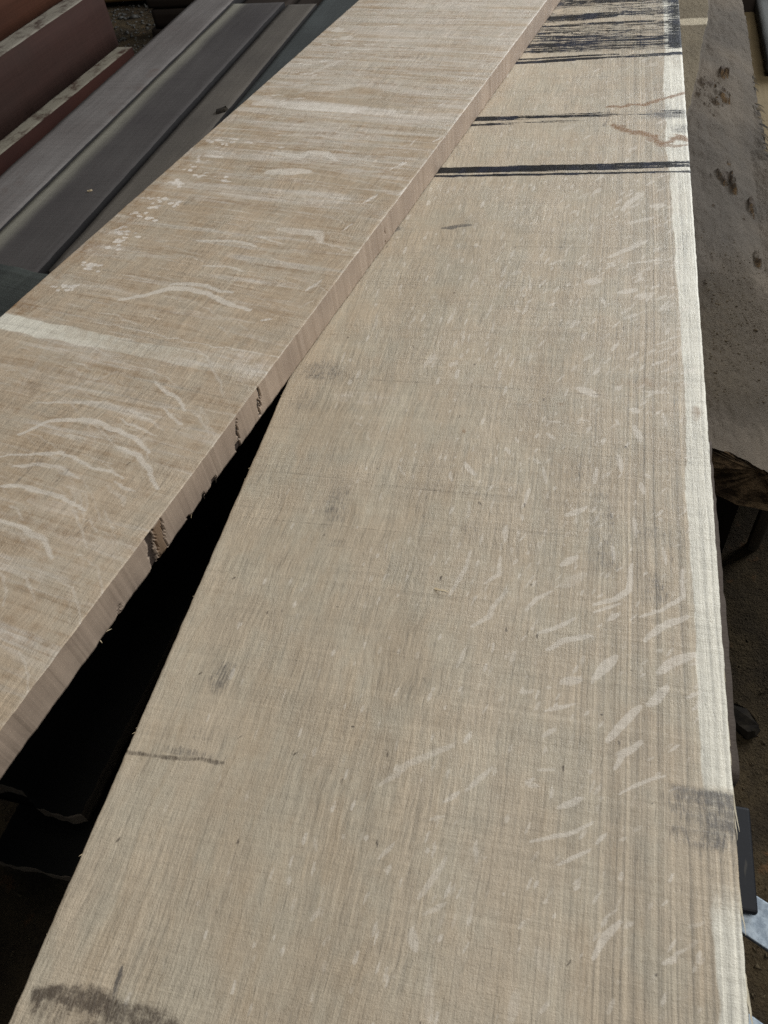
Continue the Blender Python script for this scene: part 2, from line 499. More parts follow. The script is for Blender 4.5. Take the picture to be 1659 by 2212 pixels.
def old_wood(name, c1, c2, dusty=None, streak=1.0, fine=1.0, rough=0.8, bump=0.0015, endc=None, sidec=None, blot=None, band=None):
    """weathered board, beam or slab seen from further off; grain along local y"""
    t = NT(name)
    a = t.noise((18, 1.3, 18), 4, 0.6)
    b = t.noise((3.2, 2.1, 3.2), 4, 0.62, (4, 2, 0))
    c = t.noise((130, 7, 130), 3, 0.65)
    f = t.noise(420, 3, 0.7)
    s = t.noise((2.2, 95, 3), 3, 0.7, (1, 7, 0))
    col = t.mix(t.step(b, 0.32, 0.68), c1, c2)
    v = t.add(1.0, t.cen(a, 0.22 * streak)); v = t.add(v, t.cen(c, 0.18 * streak)); v = t.add(v, t.cen(f, 0.20 * fine)); v = t.add(v, t.cen(s, 0.14 * fine))
    if blot:
        k = t.step(t.noise((9, 6, 9), 4, 0.65, (8, 3, 1)), 0.55, 0.75)
        col = t.mix(t.mul(k, 0.7), col, blot)
    if band:
        x = t.pos()[0]
        k = t.step(t.mul(t.add(x, t.cen(t.noise((4, 3, 4), 3, 0.6), 0.015)), -1.0), band[0], band[1])
        col = t.mix(t.mul(k, 0.85), col, band[2])
    col = t.scale(col, v)
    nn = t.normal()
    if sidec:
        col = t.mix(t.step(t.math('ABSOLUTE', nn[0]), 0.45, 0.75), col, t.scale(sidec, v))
    if endc:
        col = t.mix(t.step(t.math('ABSOLUTE', nn[1]), 0.45, 0.75), col, t.scale(endc, v))
    if dusty:
        k = t.mul(t.step(nn[2], 0.4, 0.8), t.step(t.noise((22, 14, 22), 4, 0.7, (3, 3, 3)), 0.28, 0.55))
        col = t.mix(t.mul(k, 0.9), col, t.scale(dusty, v))
    t.bump(t.add(t.add(t.mul(f, 0.6), t.mul(c, 0.5)), s), bump, 0.8)
    return t.done(col, rough, 0.12)

TAN = [lin(184, 168, 145), lin(170, 154, 131), lin(146, 127, 102), lin(168, 147, 132), lin(155, 136, 124), lin(176, 168, 149)]
TAN_B = [lin(186, 167, 143), lin(172, 151, 125), lin(138, 114, 87), lin(182, 161, 141), lin(166, 146, 128), lin(182, 171, 152)]
OAK_A = oak_material('oak_sawn', TAN, 1, 0.42)
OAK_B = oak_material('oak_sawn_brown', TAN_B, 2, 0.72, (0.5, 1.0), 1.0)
GREY_PLANK = old_wood('grey_plank_wood', lin(113, 108, 105), lin(98, 92, 89), blot=lin(96, 82, 76), sidec=lin(40, 38, 38), fine=1.4, streak=1.5)  # dark sidec on these pile boards paints in the shade of the gaps
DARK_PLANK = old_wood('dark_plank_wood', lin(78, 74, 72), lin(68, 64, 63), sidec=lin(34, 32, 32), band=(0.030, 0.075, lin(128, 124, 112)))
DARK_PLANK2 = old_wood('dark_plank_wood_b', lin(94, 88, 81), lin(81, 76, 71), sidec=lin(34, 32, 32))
GREEN_PLANK = old_wood('green_grey_wood', lin(74, 77, 76), lin(64, 66, 65))  # dark tone includes painted shade beside the slanting oak board
MOULD = old_wood('mouldy_plank_wood', lin(72, 75, 71), lin(44, 46, 45), sidec=lin(34, 34, 34), fine=1.8, bump=0.004)
UNDER = old_wood('dusty_under_board', lin(84, 75, 68), lin(72, 64, 58), sidec=lin(60, 53, 47))
RED_BEAM = old_wood('red_brown_timber', lin(58, 39, 34), lin(53, 38, 33), dusty=lin(134, 128, 116), endc=lin(88, 60, 54), fine=0.7)
RED_BEAM2 = old_wood('dark_red_timber', lin(56, 30, 23), lin(48, 26, 21), dusty=lin(132, 126, 112), fine=0.7)
ORANGE_BEAM = old_wood('orange_timber', lin(70, 41, 28), lin(60, 36, 26), dusty=lin(190, 180, 160), fine=0.7)
YELLOW_PLANK = old_wood('yellow_plank_wood', lin(124, 109, 82), lin(108, 94, 70), blot=lin(80, 66, 50))
CHARCOAL_PLANK = old_wood('charcoal_plank_wood', lin(84, 84, 82), lin(72, 72, 70))
OCHRE_PLANK = old_wood('ochre_plank_wood', lin(120, 96, 64), lin(104, 82, 54))
PALE_END = old_wood('torn_plank_wood', lin(36, 35, 32), lin(29, 28, 26), endc=lin(128, 116, 102), sidec=lin(60, 54, 46), bump=0.003)
DARK_TIMBER = old_wood('dark_brown_timber', lin(48, 40, 34), lin(38, 32, 28), endc=lin(96, 86, 72))

def soil_material():
    t = NT('packed_dirt')
    a = t.noise(7, 5, 0.65); b = t.noise(38, 4, 0.7, (3, 1, 0)); f = t.noise(260, 3, 0.7)
    col = t.mix(t.step(a, 0.35, 0.65), lin(82, 70, 52), lin(60, 52, 42))
    col = t.mix(t.mul(t.step(b, 0.56, 0.72), 0.7), col, lin(40, 34, 28))
    col = t.mix(t.mul(t.step(t.noise(24, 3, 0.6, (7, 7, 7)), 0.60, 0.74), 0.5), col, lin(118, 84, 56))
    col = t.scale(col, t.add(t.add(1.0, t.cen(f, 0.7)), t.cen(b, 0.4)))
    t.bump(t.add(b, t.mul(f, 0.5)), 0.012, 0.9)
    return t.done(col, 0.95, 0.1)
SOIL = soil_material()

def slab_material():
    t = NT('dusty_log_slab')
    wane, pit, crumb = t.attr('wane'), t.attr('pit'), t.attr('crumb')
    a = t.noise((24, 5, 24), 4, 0.62); b = t.noise((4, 3, 4), 3, 0.55, (2, 2, 2)); f = t.noise(520, 3, 0.75); g = t.noise((110, 40, 110), 3, 0.65)
    flat = t.mix(t.step(b, 0.4, 0.6), lin(118, 107, 88), lin(106, 96, 79))
    nat = t.mix(t.step(b, 0.38, 0.62), lin(104, 94, 82), lin(87, 80, 72))
    py = t.pos()[1]
    band = t.mul(t.step(py, 2.035, 2.045), t.step(t.mul(py, -1.0), -2.085, -2.075))
    flat = t.mix(t.mul(band, 0.7), flat, lin(196, 184, 160))
    col = t.mix(t.step(wane, 0.35, 0.65), flat, nat)
    v = t.add(t.add(1.0, t.cen(a, 0.30)), t.add(t.cen(f, 0.16), t.cen(g, 0.14)))
    col = t.scale(col, v)
    cr = t.step(t.add(crumb, t.add(t.cen(t.noise(70, 4, 0.75), 0.45), t.cen(f, 0.3))), 0.10, 0.8)
    col = t.mix(t.mul(cr, 0.66), col, t.scale(lin(78, 69, 56), t.add(0.7, t.mul(t.noise(330, 3, 0.75, (5, 5, 5)), 0.9))))
    col = t.mix(t.mul(t.step(t.add(pit, t.cen(g, 0.8)), 0.35, 0.8), 0.8), col, t.scale(lin(74, 64, 56), v))
    nn = t.normal()
    endk = t.step(nn[1], -0.35, -0.7)
    under = t.step(nn[2], 0.15, -0.15)
    brown = t.scale(t.mix(t.step(t.noise(34, 4, 0.7), 0.42, 0.6), lin(128, 106, 80), lin(72, 58, 44)), t.add(0.6, f))
    col = t.mix(t.math('MAXIMUM', endk, under), col, brown)
    t.bump(t.add(t.add(t.add(t.mul(f, 0.8), g), t.mul(cr, 0.8)), t.mul(a, 1.0)), 0.0035, 0.9)
    return t.done(col, 0.92, 0.15)
SLAB = slab_material()

def steel_black():
    t = NT('black_painted_steel')
    f = t.noise(300, 3, 0.6); s = t.step(t.noise((160, 30, 30), 2, 0.5), 0.68, 0.76)
    col = t.mix(t.mul(s, 0.35), lin(24, 25, 29), lin(90, 84, 74))
    t.bump(f, 0.0003, 0.5)
    return t.done(col, 0.6, 0.25)
def steel_zinc():
    t = NT('galvanised_steel')
    v = t.voro(85); n = t.noise(120, 4, 0.7); sc = t.noise((30, 200, 30), 3, 0.6)
    col = t.mix(t.step(n, 0.35, 0.65), lin(112, 122, 132), lin(158, 168, 176))
    col = t.mix(t.mul(t.step(sc, 0.58, 0.75), 0.5), col, lin(92, 98, 106))
    t.bump(t.add(n, v), 0.0008, 0.6)
    return t.done(col, t.math('MULTIPLY_ADD', n, 0.3, 0.38), 0.5, 0.6)
BLACK_STEEL, ZINC = steel_black(), steel_zinc()

def plain_bits(name, c1, c2):
    t = NT(name)
    col = t.mix(t.step(t.noise(60, 3, 0.6), 0.35, 0.65), c1, c2)
    return t.done(t.scale(col, t.add(0.7, t.mul(t.noise(700, 2, 0.6), 0.6))), 0.9, 0.15)
CHIP_CREAM = plain_bits('cream_splinter', lin(204, 194, 172), lin(186, 176, 154))
CHIP_PALE = plain_bits('pale_wood_chip', lin(206, 188, 156), lin(184, 164, 132))
CHIP_DARK = plain_bits('dark_bark_chip', lin(34, 30, 26), lin(52, 46, 38))
CRUMB = plain_bits('sawdust_crumbs', lin(98, 86, 66), lin(74, 64, 50))

# ---------------------------------------------------------------- ground
def build_ground():
    n = 220
    u = np.linspace(-1, 1, n); k = np.sign(u) * (0.25 * np.abs(u) + 0.75 * np.abs(u) ** 3) * 9.0
    X, Y = np.meshgrid(k, k + 1.5)
    Z = -0.78 + 0.012 * fbm(X, Y, 3, 3, 3, 4)
    idx = np.arange(n * n).reshape(n, n)
    F = np.stack([idx[:-1, :-1], idx[:-1, 1:], idx[1:, 1:], idx[1:, :-1]], -1).reshape(-1, 4)
    o = link_mesh('ground', np.stack([X, Y, Z], -1).reshape(-1, 3), F, SOIL, smooth=True)
    tag(o, 'packed brown dirt floor of the timber shed', kind='structure')
build_ground()

# ---------------------------------------------------------------- the two oak boards
def smooth01(x): 
    x = np.clip(x, 0, 1); return x * x * (3 - 2 * x)

def paint(mask, X, Y, pts, w, inten, taper=True, soft=0.45, wob=0.0, seed=0):
    """add a soft stroke along a polyline (metres) with full width w; keeps the larger value"""
    pts = np.asarray(pts, float)
    m = w * 1.2 + 0.006
    ys = Y[:, 0]; xs = X[0]
    j0, j1 = np.searchsorted(ys, [pts[:, 1].min() - m, pts[:, 1].max() + m])
    i0, i1 = np.searchsorted(xs, [pts[:, 0].min() - m, pts[:, 0].max() + m])
    if j1 <= j0 or i1 <= i0: return
    x, y = X[j0:j1, i0:i1], Y[j0:j1, i0:i1]
    if wob:
        x = x + wob * fbm(x, y, 70, 70, seed + 3, 3); y = y + wob * fbm(x, y, 70, 70, seed + 13, 3)
    seg = np.linalg.norm(np.diff(pts, axis=0), axis=1); tot = max(seg.sum(), 1e-6)
    best = np.zeros_like(x); acc = 0
    for k in range(len(pts) - 1):
        a, d = pts[k], pts[k + 1] - pts[k]
        tt = np.clip(((x - a[0]) * d[0] + (y - a[1]) * d[1]) / max(d @ d, 1e-12), 0, 1)
        dist = np.hypot(x - a[0] - tt * d[0], y - a[1] - tt * d[1])
        s = (acc + tt * seg[k]) / tot
        half = 0.5 * w * ((0.35 + 0.65 * np.sin(np.pi * np.clip(s * 0.9 + 0.05, 0, 1)) ** 0.7) if taper else 1.0)
        best = np.maximum(best, smooth01((half * (1 + soft) - dist) / (half * 2 * soft)))
        acc += seg[k]
    mask[j0:j1, i0:i1] = np.maximum(mask[j0:j1, i0:i1], best * inten)

def blob(mask, X, Y, cx, cy, rx, ry, inten, seed, power=1.0):
    d = np.sqrt(((X - cx) / rx) ** 2 + ((Y - cy) / ry) ** 2) + 0.35 * fbm(X, Y, 1.2 / rx, 1.2 / ry, seed, 3)
    np.maximum(mask, inten * smooth01(1.15 - d) ** power, out=mask)

def parse(txt):
    for l in txt.strip().split('\n'):
        p = l.split()
        yield float(p[0]) / 1000, float(p[1]), [tuple(float(c) / 1000 for c in q.split(',')) for q in p[2:]]

def extend(M, n):
    """masks live on the top grid; edge vertices that follow are filled from the rim by the caller"""
    return np.concatenate([M.ravel(), np.zeros(n - M.size)])

def graded(y0, y1, n0, fine0, fine1):
    """row positions: step grows from fine0 at y=0 to fine1 at y=2"""
    ys = [y0]
    while ys[-1] < y1:
        y = ys[-1]; s = fine0 + (fine1 - fine0) * min(max(y, 0), 2.2) / 2.2
        if y < -0.02 or y > 2.25: s = 0.012
        ys.append(y + s)
    return np.array(ys)

def sliver(name, parent, base, tip, width, lift, mat, seed=0):
    """a curved torn splinter: tapering three-sided strip"""
    r = random.Random(seed)
    b, t_ = Vector(base), Vector(tip); d = t_ - b
    sidev = Vector((-d.y, d.x, 0)).normalized() if (d.x or d.y) else Vector((1, 0, 0))
    V, F, n = [], [], 7
    for k in range(n):
        s = k / (n - 1); c = b + d * s + Vector((0, 0, 1)) * lift * math.sin(s * 2.2) + sidev * width * 0.5 * r.uniform(-.5, .5)
        w = width * (1 - s) ** 0.7 * 0.5 + 0.00012
        V += [c - sidev * w, c + sidev * w, c - Vector((0, 0, 1)) * w * 0.9]
        if k:
            p, q = 3 * (k - 1), 3 * k
            F += [(p, q, q + 1, p + 1), (p + 1, q + 1, q + 2, p + 2), (p + 2, q + 2, q, p)]
    F += [(0, 1, 2), (3 * n - 1, 3 * n - 2, 3 * n - 3)]
    return link_mesh(name, [tuple(v) for v in V], F, mat, parent)

def rim_fill(M, V, ntop, xs, ys, side_fn=None):
    return extend(M, len(V))

def build_board_a():
    xs = np.linspace(-0.5, 0.0, 401)
    ys = graded(-0.30, 3.2, 0, 0.00125, 0.0034)
    X, Y = np.meshgrid(xs, ys)
    z = lambda: np.zeros_like(X)
    fleck, grey, ink, rust, sap, dust, dirt = z(), z(), z(), z(), z(), z(), z()
    for k, (w, i, p) in enumerate(parse(FLECKS_A)):
        paint(fleck, X, Y, p, w * 1.45, i * 1.1, soft=.35, wob=0.0016, seed=k)
    r = np.random.default_rng(4)
    for k in range(1500):                                   # the small faint medullary flecks between the large ones
        x = -.025 - .42 * r.random() ** 1.25; y = r.uniform(0.0, 1.25) if r.random() < .9 else r.uniform(1.25, 1.75)
        if x < -0.33 and r.random() < 0.5: continue
        lean = np.interp(x, [-0.5, -0.28, -0.1, 0], [-0.05, 0.12, 0.7, 1.3]) * r.uniform(0.2, 1.2)
        ln = r.uniform(0.003, 0.011) * (1 + .8 * (y > .7)); wd = r.uniform(.0018, .0042) * (1 + .5 * (y > .7))
        paint(fleck, X, Y, [(x, y), (x + lean * ln, y + ln * (1 - 0.3 * lean))], wd, r.uniform(0.30, 0.95), soft=.35, wob=0.0012, seed=k)
    # sapwood strip along the right edge
    sb = np.interp(Y, [-.3, .11, .167, .267, .347, .495, .731, 1.078, 1.364, 2.0], [-.020, -.021, -.0225, -.024, -.026, -.0285, -.027, -.033, -.040, -.036])
    sb = sb + 0.0035 + 0.005 * fbm(X * 0, Y, 1, 9, 8, 4) + .0015 * fbm(X, Y, 40, 60, 9, 2)
    sap[:] = smooth01((X - sb) / 0.007 + 0.5)
    sap *= 1 - .30 * smooth01((.30 - Y) / .12) * (1 + .6 * fbm(X, Y, 60, 9, 12, 3))
    sap *= np.where(Y > 1.02, 0.72 + .25 * fbm(X, Y, 20, 12, 10, 3), 1.0) * (1 - .5 * smooth01((.29 - Y) / .03) * smooth01((Y - .15) / .06))
    # charcoal crayon stripes across the far end: strong at the left, breaking up to the right
    def stripe(pts, w, xs_, vals, seed):
        s = z(); paint(s, X, Y, pts, w, 1.0, False, .30, .0016, seed)
        np.maximum(ink, s * np.interp(X, xs_, vals), out=ink)
    stripe([(-.50, 1.252), (-.40, 1.258), (-.15, 1.268), (.01, 1.279)], .0205, [-.5, -.30, -.12, 0], [1.12, 1.05, .82, .60], 1)
    stripe([(-.50, 1.233), (-.40, 1.2385), (.01, 1.2535)], .0070, [-.5, -.2, 0], [.98, .85, .70], 2)
    stripe([(-.50, 1.442), (-.33, 1.449), (-.14, 1.459), (.0, 1.465)], .0175, [-.5, -.345, -.31, -.14, -.1, 0], [1.12, 1.05, .66, .58, .36, .28], 3)
    stripe([(-.50, 1.418), (-.32, 1.426), (-.16, 1.438)], .0080, [-.5, -.33, -.29, -.16], [.95, .85, .52, .30], 6)
    stripe([(-.50, 1.682), (-.31, 1.696), (-.17, 1.709), (.01, 1.7205)], .0140, [-.5, -.24, -.12, -.07, 0], [.92, .95, .62, .80, 1.0], 8)
    stripe([(-.50, 1.703), (-.31, 1.714), (-.12, 1.726)], .0090, [-.5, -.2, -.12], [.85, .80, .45], 12)
    sm = np.clip((Y - 1.735) / 0.02, 0, 1) * (0.40 + 0.40 * fbm(X, Y, 3, 30, 21, 4) + 0.16 * fbm(X, Y, 9, 9, 25, 2))
    sm += np.clip((Y - 1.735) / 0.02, 0, 1) * 0.28 * smooth01((X + 0.03) / 0.02)
    for (x0, x1, yy, w, i) in ((-.30, -.13, 1.928, .035, .80), (-.28, -.05, 1.885, .018, .65), (-.2, .0, 1.945, .02, .6), (-.27, 0, 2.02, .02, .75), (-.35, -.1, 1.78, .03, .6), (-.1, 0, 1.80, .03, .62), (-.3, 0, 2.1, .04, .7), (-.34, -.2, 1.845, .02, .6)):
        paint(ink, X, Y, [(x0, yy), (x1, yy + 0.008)], w, i, True, 0.6, 0.006, int(yy * 1000))
    np.maximum(ink, sm, out=ink)
    # decay stain at the sapwood: rusty zigzag outlines round a grey-green patch
    blob(grey, X, Y, -.03, 1.455, .06, .030, .85, 31)
    blob(grey, X, Y, -.01, 1.40, .03, .03, .6, 33)
    paint(rust, X, Y, [(-.129, 1.489), (-.11, 1.487), (-.091, 1.497), (-.07, 1.494), (-.053, 1.505), (-.032, 1.519), (-.015, 1.53), (0, 1.545)], .010, .95, False, .9, .006, 35)
    paint(rust, X, Y, [(-.119, 1.415), (-.10, 1.40), (-.086, 1.386), (-.07, 1.385), (-.054, 1.372), (-.045, 1.345), (-.03, 1.35), (-.018, 1.372), (0, 1.36)], .015, .95, False, .9, .009, 37)
    paint(rust, X, Y, [(-.06, 1.36), (-.04, 1.338), (-.02, 1.340), (-.004, 1.345)], .010, .75, False, .6, .006, 38)
    paint(grey, X, Y, [(-.135, 1.415), (-.128, 1.48)], .006, .45, False, .6, .003, 39)
    blob(rust, X, Y, -.06, .745, .075, .020, .50, 41); blob(rust, X, Y, -.012, .70, .012, .022, .62, 43); blob(rust, X, Y, -.16, .70, .010, .008, .55, 44)
    blob(rust, X, Y, -.265, .643, .006, .006, .6, 45)
    # grey handling marks and mineral streaks
    paint(grey, X, Y, [(-.362, 1.078), (-.322, 1.088)], .011, .85, True, .5, .003, 51)
    blob(grey, X, Y, -.43, 1.075, .018, .010, .7, 52)
    blob(grey, X, Y, -.385, .515, .035, .055, .42, 53); blob(grey, X, Y, -.37, .465, .025, .012, .42, 54)
    blob(grey, X, Y, -.135, .60, .03, .04, .30, 55); blob(grey, X, Y, -.108, .51, .02, .10, .38, 56); blob(grey, X, Y, -.06, .52, .03, .012, .36, 57)
    blob(grey, X, Y, -.455, .735, .05, .028, .45, 58); blob(grey, X, Y, -.47, .67, .03, .05, .32, 59)
    blob(grey, X, Y, -.105, .475, .02, .016, .45, 60); blob(grey, X, Y, -.055, .45, .02, .03, .42, 61)
    blob(grey, X, Y, -.44, .30, .015, .022, .55, 62); blob(grey, X, Y, -.235, .50, .02, .02, .3, 63)
    paint(dirt, X, Y, [(-.498, .217), (-.454, .220), (-.411, .2215)], .0042, .62, False, .6, .0025, 64)
    blob(grey, X, Y, -.44, .226, .045, .006, .55, 65); blob(grey, X, Y, -.43, .245, .03, .012, .35, 66)
    top = smooth01((.2685 - .03 * (X + .02) - Y) / .004)
    patch = top * smooth01((Y - .205 + .012 * fbm(X, Y, 60, 40, 68, 3)) / .03) * smooth01((X + .058 + .012 * fbm(X, Y, 50, 60, 67, 3)) / .022)
    np.maximum(grey, patch * (.62 + .35 * fbm(X, Y, 55, 70, 69, 3)), out=grey)
    blob(grey, X, Y, -.012, .226, .012, .010, .72, 70)
    paint(dirt, X, Y, [(-.488, .034), (-.46, .037), (-.43, .036), (-.40, .034), (-.365, .028)], .020, .82, True, .7, .006, 72)
    blob(dirt, X, Y, -.43, .018, .060, .022, .55, 73); blob(dirt, X, Y, -.47, .026, .03, .014, .5, 74); blob(dirt, X, Y, -.40, .012, .05, .012, .5, 75)
    blob(dirt, X, Y, -.39, .022, .028, .012, .72, 76)
    paint(grey, X, Y, [(-.432, .062), (-.43, .042)], .004, .8, True, .6, .001, 77)
    for k in range(70):                                    # specks of dirt
        x, y = r.uniform(-.48, -.02), r.uniform(0.02, 1.1)
        s = r.uniform(.0012, .0026)
        paint(dirt, X, Y, [(x, y), (x + r.uniform(-.003, .003), y + r.uniform(-.001, .006))], s, r.uniform(.6, 1.0), True, .5)
    for (x, y) in ((-.405, .245), (-.353, .238)):
        paint(dirt, X, Y, [(x, y), (x + .004, y + .004)], .0018, .9, True, .5)
    # strong single saw lines
    for (x0, y0, x1, y1, i) in ((-.5, 1.027, -.02, 1.034, .4), (-.5, .7265, 0, .7185, .50), (-.45, .5575, -.26, .549, .45), (-.5, .489, -.3, .4885, .4), (-.5, .90, 0, .897, .3), (-.3, .35, -.03, .345, .35), (-.5, .81, -.1, .808, .3)):
        paint(dirt, X, Y, [(x0, y0), (x1, y1)], .0016, i, False, .5, .0006, 5)
    blob(dust, X, Y, -.40, .69, .07, .02, .35, 81)
    relief = lambda x, y: 0.0002 * fbm(x, y, 2, 240, 6, 2) + 0.0005 * fbm(x, y, 6, 3, 7, 2)
    V, F = board_mesh(xs, ys, 0.042, relief, edge=0.0008, low=0.002, nz=4, seed=3, endjag=0.002)
    at = {k: extend(v, len(V)) for k, v in dict(fleck=fleck, grey=grey, ink=ink, rust=rust, sap=sap, dust=dust, dirt=dirt).items()}
    o = link_mesh('oak_board', V, F, OAK_A, smooth=False, attrs=at)
    fl = np.zeros(len(F), bool); fl[:(len(xs) - 1) * (len(ys) - 1)] = True
    o.data.polygons.foreach_set('use_smooth', fl)
    tag(o, 'wide pale oak board with black crayon stripes and white sapwood edge, lying underneath', 'board')
    rr = random.Random(7)
    # torn splinters along the sapwood edge
    for k, (y, ln, off, w) in enumerate(((.395, .030, .001, .0022), (.352, .045, .0015, .003), (.318, .028, .001, .0025), (.292, .012, -.005, .003), (.288, .050, .004, .0034), (.262, .030, .0025, .002), (.206, .040, .003, .003), (.150, .030, .004, .003), (.140, .036, .0055, .0034), (.118, .025, .003, .002), (.47, .02, .0006, .0016), (.56, .018, .0005, .0015), (.62, .02, .0006, .0015))):
        s = -1 if rr.random() < .8 else 1
        sliver('splinter', o, (-.0015, y, -.002), (off * .7, y + s * ln, -.003 + rr.uniform(-.002, .002)), w * .6, .0012, CHIP_CREAM, k)
    for k in range(9):                                    # whiskers on the left edge
        y = rr.uniform(.03, .70)
        sliver('splinter', o, (-.4985, y, -.001), (-.5005 - rr.uniform(.0004, .0022), y + rr.uniform(-.004, .004), rr.uniform(-.004, .0)), .0008, .0003, CHIP_PALE, 100 + k)
    sliver('splinter', o, (-.262, .424, .0006), (-.247, .420, .0015), .0022, .0015, CHIP_PALE, 300)
    return o

B_ANG = math.radians(10.675)
def build_board_b():
    xs = np.linspace(-0.429, 0.0, 300)
    ys = graded(-0.25, 3.2, 0, 0.0015, 0.0034)
    X, Y = np.meshgrid(xs, ys)
    z = lambda: np.zeros_like(X)
    fleck, grey, ink, rust, sap, dust, dirt = z(), z(), z(), z(), z(), z(), z()
    for k, (w, i, p) in enumerate(parse(FLECKS_B)):
        paint(fleck, X, Y, p, w * 1.45, i * 1.05, wob=0.003, seed=500 + k)
    r = np.random.default_rng(9)
    for k in range(560):                                   # long shallow ripples of ray figure
        x, y = r.uniform(-.42, -.05), r.uniform(.15, 2.0)
        ln = r.uniform(.02, .10); f = np.interp(y, [.15, .65, .85, 2.0], [1.0, .8, .35, .12]) * r.uniform(.5, 1.3)
        g = np.interp(x, [-.43, -.25, 0], [-.15, .25, 1.0])
        pts = [(x, y), (x + ln * .35, y + ln * (.10 - .20 * g) * f), (x + ln * .7, y - ln * .55 * g * f), (x + ln, y - ln * 1.15 * g * f)]
        paint(fleck, X, Y, pts, r.uniform(.0018, .0048), r.uniform(.22, .62), wob=.0025, seed=700 + k)
    # pale band sawn across the board
    e = smooth01((Y - (.667 + .004 * fbm(X, Y, 30, 4, 61, 3))) / .006) * smooth01((.707 - Y + .006 * fbm(X, Y, 18, 4, 66, 3)) / .008)
    sap[:] = e * np.interp(X, [-.43, -.30, -.15, 0], [.72, .56, .46, .34])
    # white salts dotted along the left side, brown strip beside it
    for k, (x, y) in enumerate(DOTS):
        for q in range(6):
            dx, dy = r.normal(0, .009), r.normal(0, .005)
            paint(dust, X, Y, [(x + dx, y + dy), (x + dx + r.uniform(.002, .009), y + dy + r.uniform(-.002, .002))], r.uniform(.003, .008), r.uniform(.9, 1.3), wob=.002, seed=800 + 4 * k + q)
    for k in range(90):
        x, y = -.41 + abs(r.normal(0, .06)), r.uniform(1.15, 2.05)
        paint(dust, X, Y, [(x, y), (x + r.uniform(.006, .03), y + r.uniform(-.004, .010))], r.uniform(.003, .009), r.uniform(.35, .85), wob=.004, seed=1200 + k)
    for k in range(60):
        x, y = r.uniform(-.06, -.002), r.uniform(.75, 2.05)
        paint(dust, X, Y, [(x, y), (x + r.uniform(.004, .014), y + r.uniform(0, .03))], r.uniform(.002, .006), r.uniform(.3, .75), wob=.003, seed=1400 + k)
    for k in range(80):                                    # pale and brown cross streaks towards the far end, pale ones also painting in sheen
        x, y = r.uniform(-.42, -.05), 1.0 + 1.05 * r.random() ** .8
        ln = r.uniform(.05, .25)
        tgt = dust if r.random() < .45 else rust
        paint(tgt, X, Y, [(x, y), (x + ln * .5, y + r.uniform(-.004, .004)), (x + ln, y + r.uniform(-.006, .006))], r.uniform(.002, .009), r.uniform(.22, .50), wob=.003, seed=1600 + k)
    blob(dust, X, Y, -.14, 1.38, .30, .035, .55, 91); blob(dust, X, Y, -.03, .70, .05, .05, .42, 92); blob(dust, X, Y, -.2, 1.75, .25, .2, .30, 93)
    brown = smooth01((-.375 + .018 * fbm(X, Y, 6, 14, 71, 3) - X) / .03) * np.clip((Y - .70) / .02, 0, 1) * np.interp(Y, [.7, 1.3, 1.7], [.50, .40, .25])
    np.maximum(rust, brown, out=rust)
    rust += .16 * smooth01((.668 - Y) / .004) * smooth01((Y - .64) / .02) + .22 * smooth01((Y - .703) / .004) * smooth01((.74 - Y) / .03)
    rust = np.clip(rust + .10 * fbm(X, Y, 5, 40, 73, 3), 0, 1)
    for k in range(30):
        x, y = r.uniform(-.40, -.02), r.uniform(.25, 1.2)
        paint(dirt, X, Y, [(x, y), (x + .002, y + r.uniform(.001, .006))], r.uniform(.001, .002), .7, True, .5)
    for k in range(9):
        x, y = r.uniform(-.3, -.03), r.uniform(.3, .72)
        blob(grey, X, Y, x, y, r.uniform(.01, .03), r.uniform(.02, .05), .25, 2000 + k)
    relief = lambda x, y: 0.0003 * fbm(x, y, 2, 200, 16, 2) + 0.0006 * fbm(x, y, 6, 3, 17, 2)
    NZ = 14
    V, F = board_mesh(xs, ys, 0.042, relief, edge=0.0008, low=0.0012, nz=NZ, seed=23, endjag=0.002)
    at = {k: extend(v, len(V)) for k, v in dict(fleck=fleck, grey=grey, ink=ink, rust=rust, sap=sap, dust=dust, dirt=dirt).items()}
    # cracks, bark pockets and a black knot on the sawn edge
    nt = X.size
    sx, sy, sz = V[nt:, 0], V[nt:, 1], V[nt:, 2]
    onr = sx > -.01
    sd = np.zeros(len(sx)); sr = np.zeros(len(sx))
    tt = -sz / .042
    def edge_mark(y0, slope, w, z0, z1, i, arr):
        yc = y0 - slope * (tt - .5)
        k = smooth01((w - np.abs(sy - yc + .002 * vnoise(sy, sz, 200, 200, 5))) / (w * .6)) * smooth01((tt - z0) / .1) * smooth01((z1 - tt) / .1) * i
        np.maximum(arr, np.where(onr, k, 0), out=arr)
    edge_mark(.661, .008, .0024, -.2, .75, .9, sd); edge_mark(.656, .010, .0024, .3, .95, .9, sd)
    edge_mark(.606, .012, .0026, .1, 1.2, .9, sd); edge_mark(.598, .004, .004, .7, 1.2, .8, sd)
    edge_mark(.425, .012, .0075, -.2, 1.2, .92, sd); edge_mark(.441, .012, .012, -.2, 1.2, .95, sr); edge_mark(.449, .012, .002, -.2, 1.2, .7, sd); edge_mark(.434, .010, .0016, -.2, 1.2, .8, sd)
    edge_mark(.545, .004, .006, .78, 1.2, .85, sd); edge_mark(.520, .004, .004, .82, 1.2, .9, sd); edge_mark(.49, .004, .004, .86, 1.2, .9, sd); edge_mark(.365, .02, .004, .7, 1.2, .5, sd)
    edge_mark(1.05, .006, .0010, .3, 1.2, .5, sd)
    at['dirt'][nt:] = sd; at['rust'][nt:] = sr
    V[nt:, 0] -= np.where(onr, sd * .0022, 0)
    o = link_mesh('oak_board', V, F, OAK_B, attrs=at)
    fl = np.zeros(len(F), bool); fl[:(len(xs) - 1) * (len(ys) - 1)] = True
    o.data.polygons.foreach_set('use_smooth', fl)
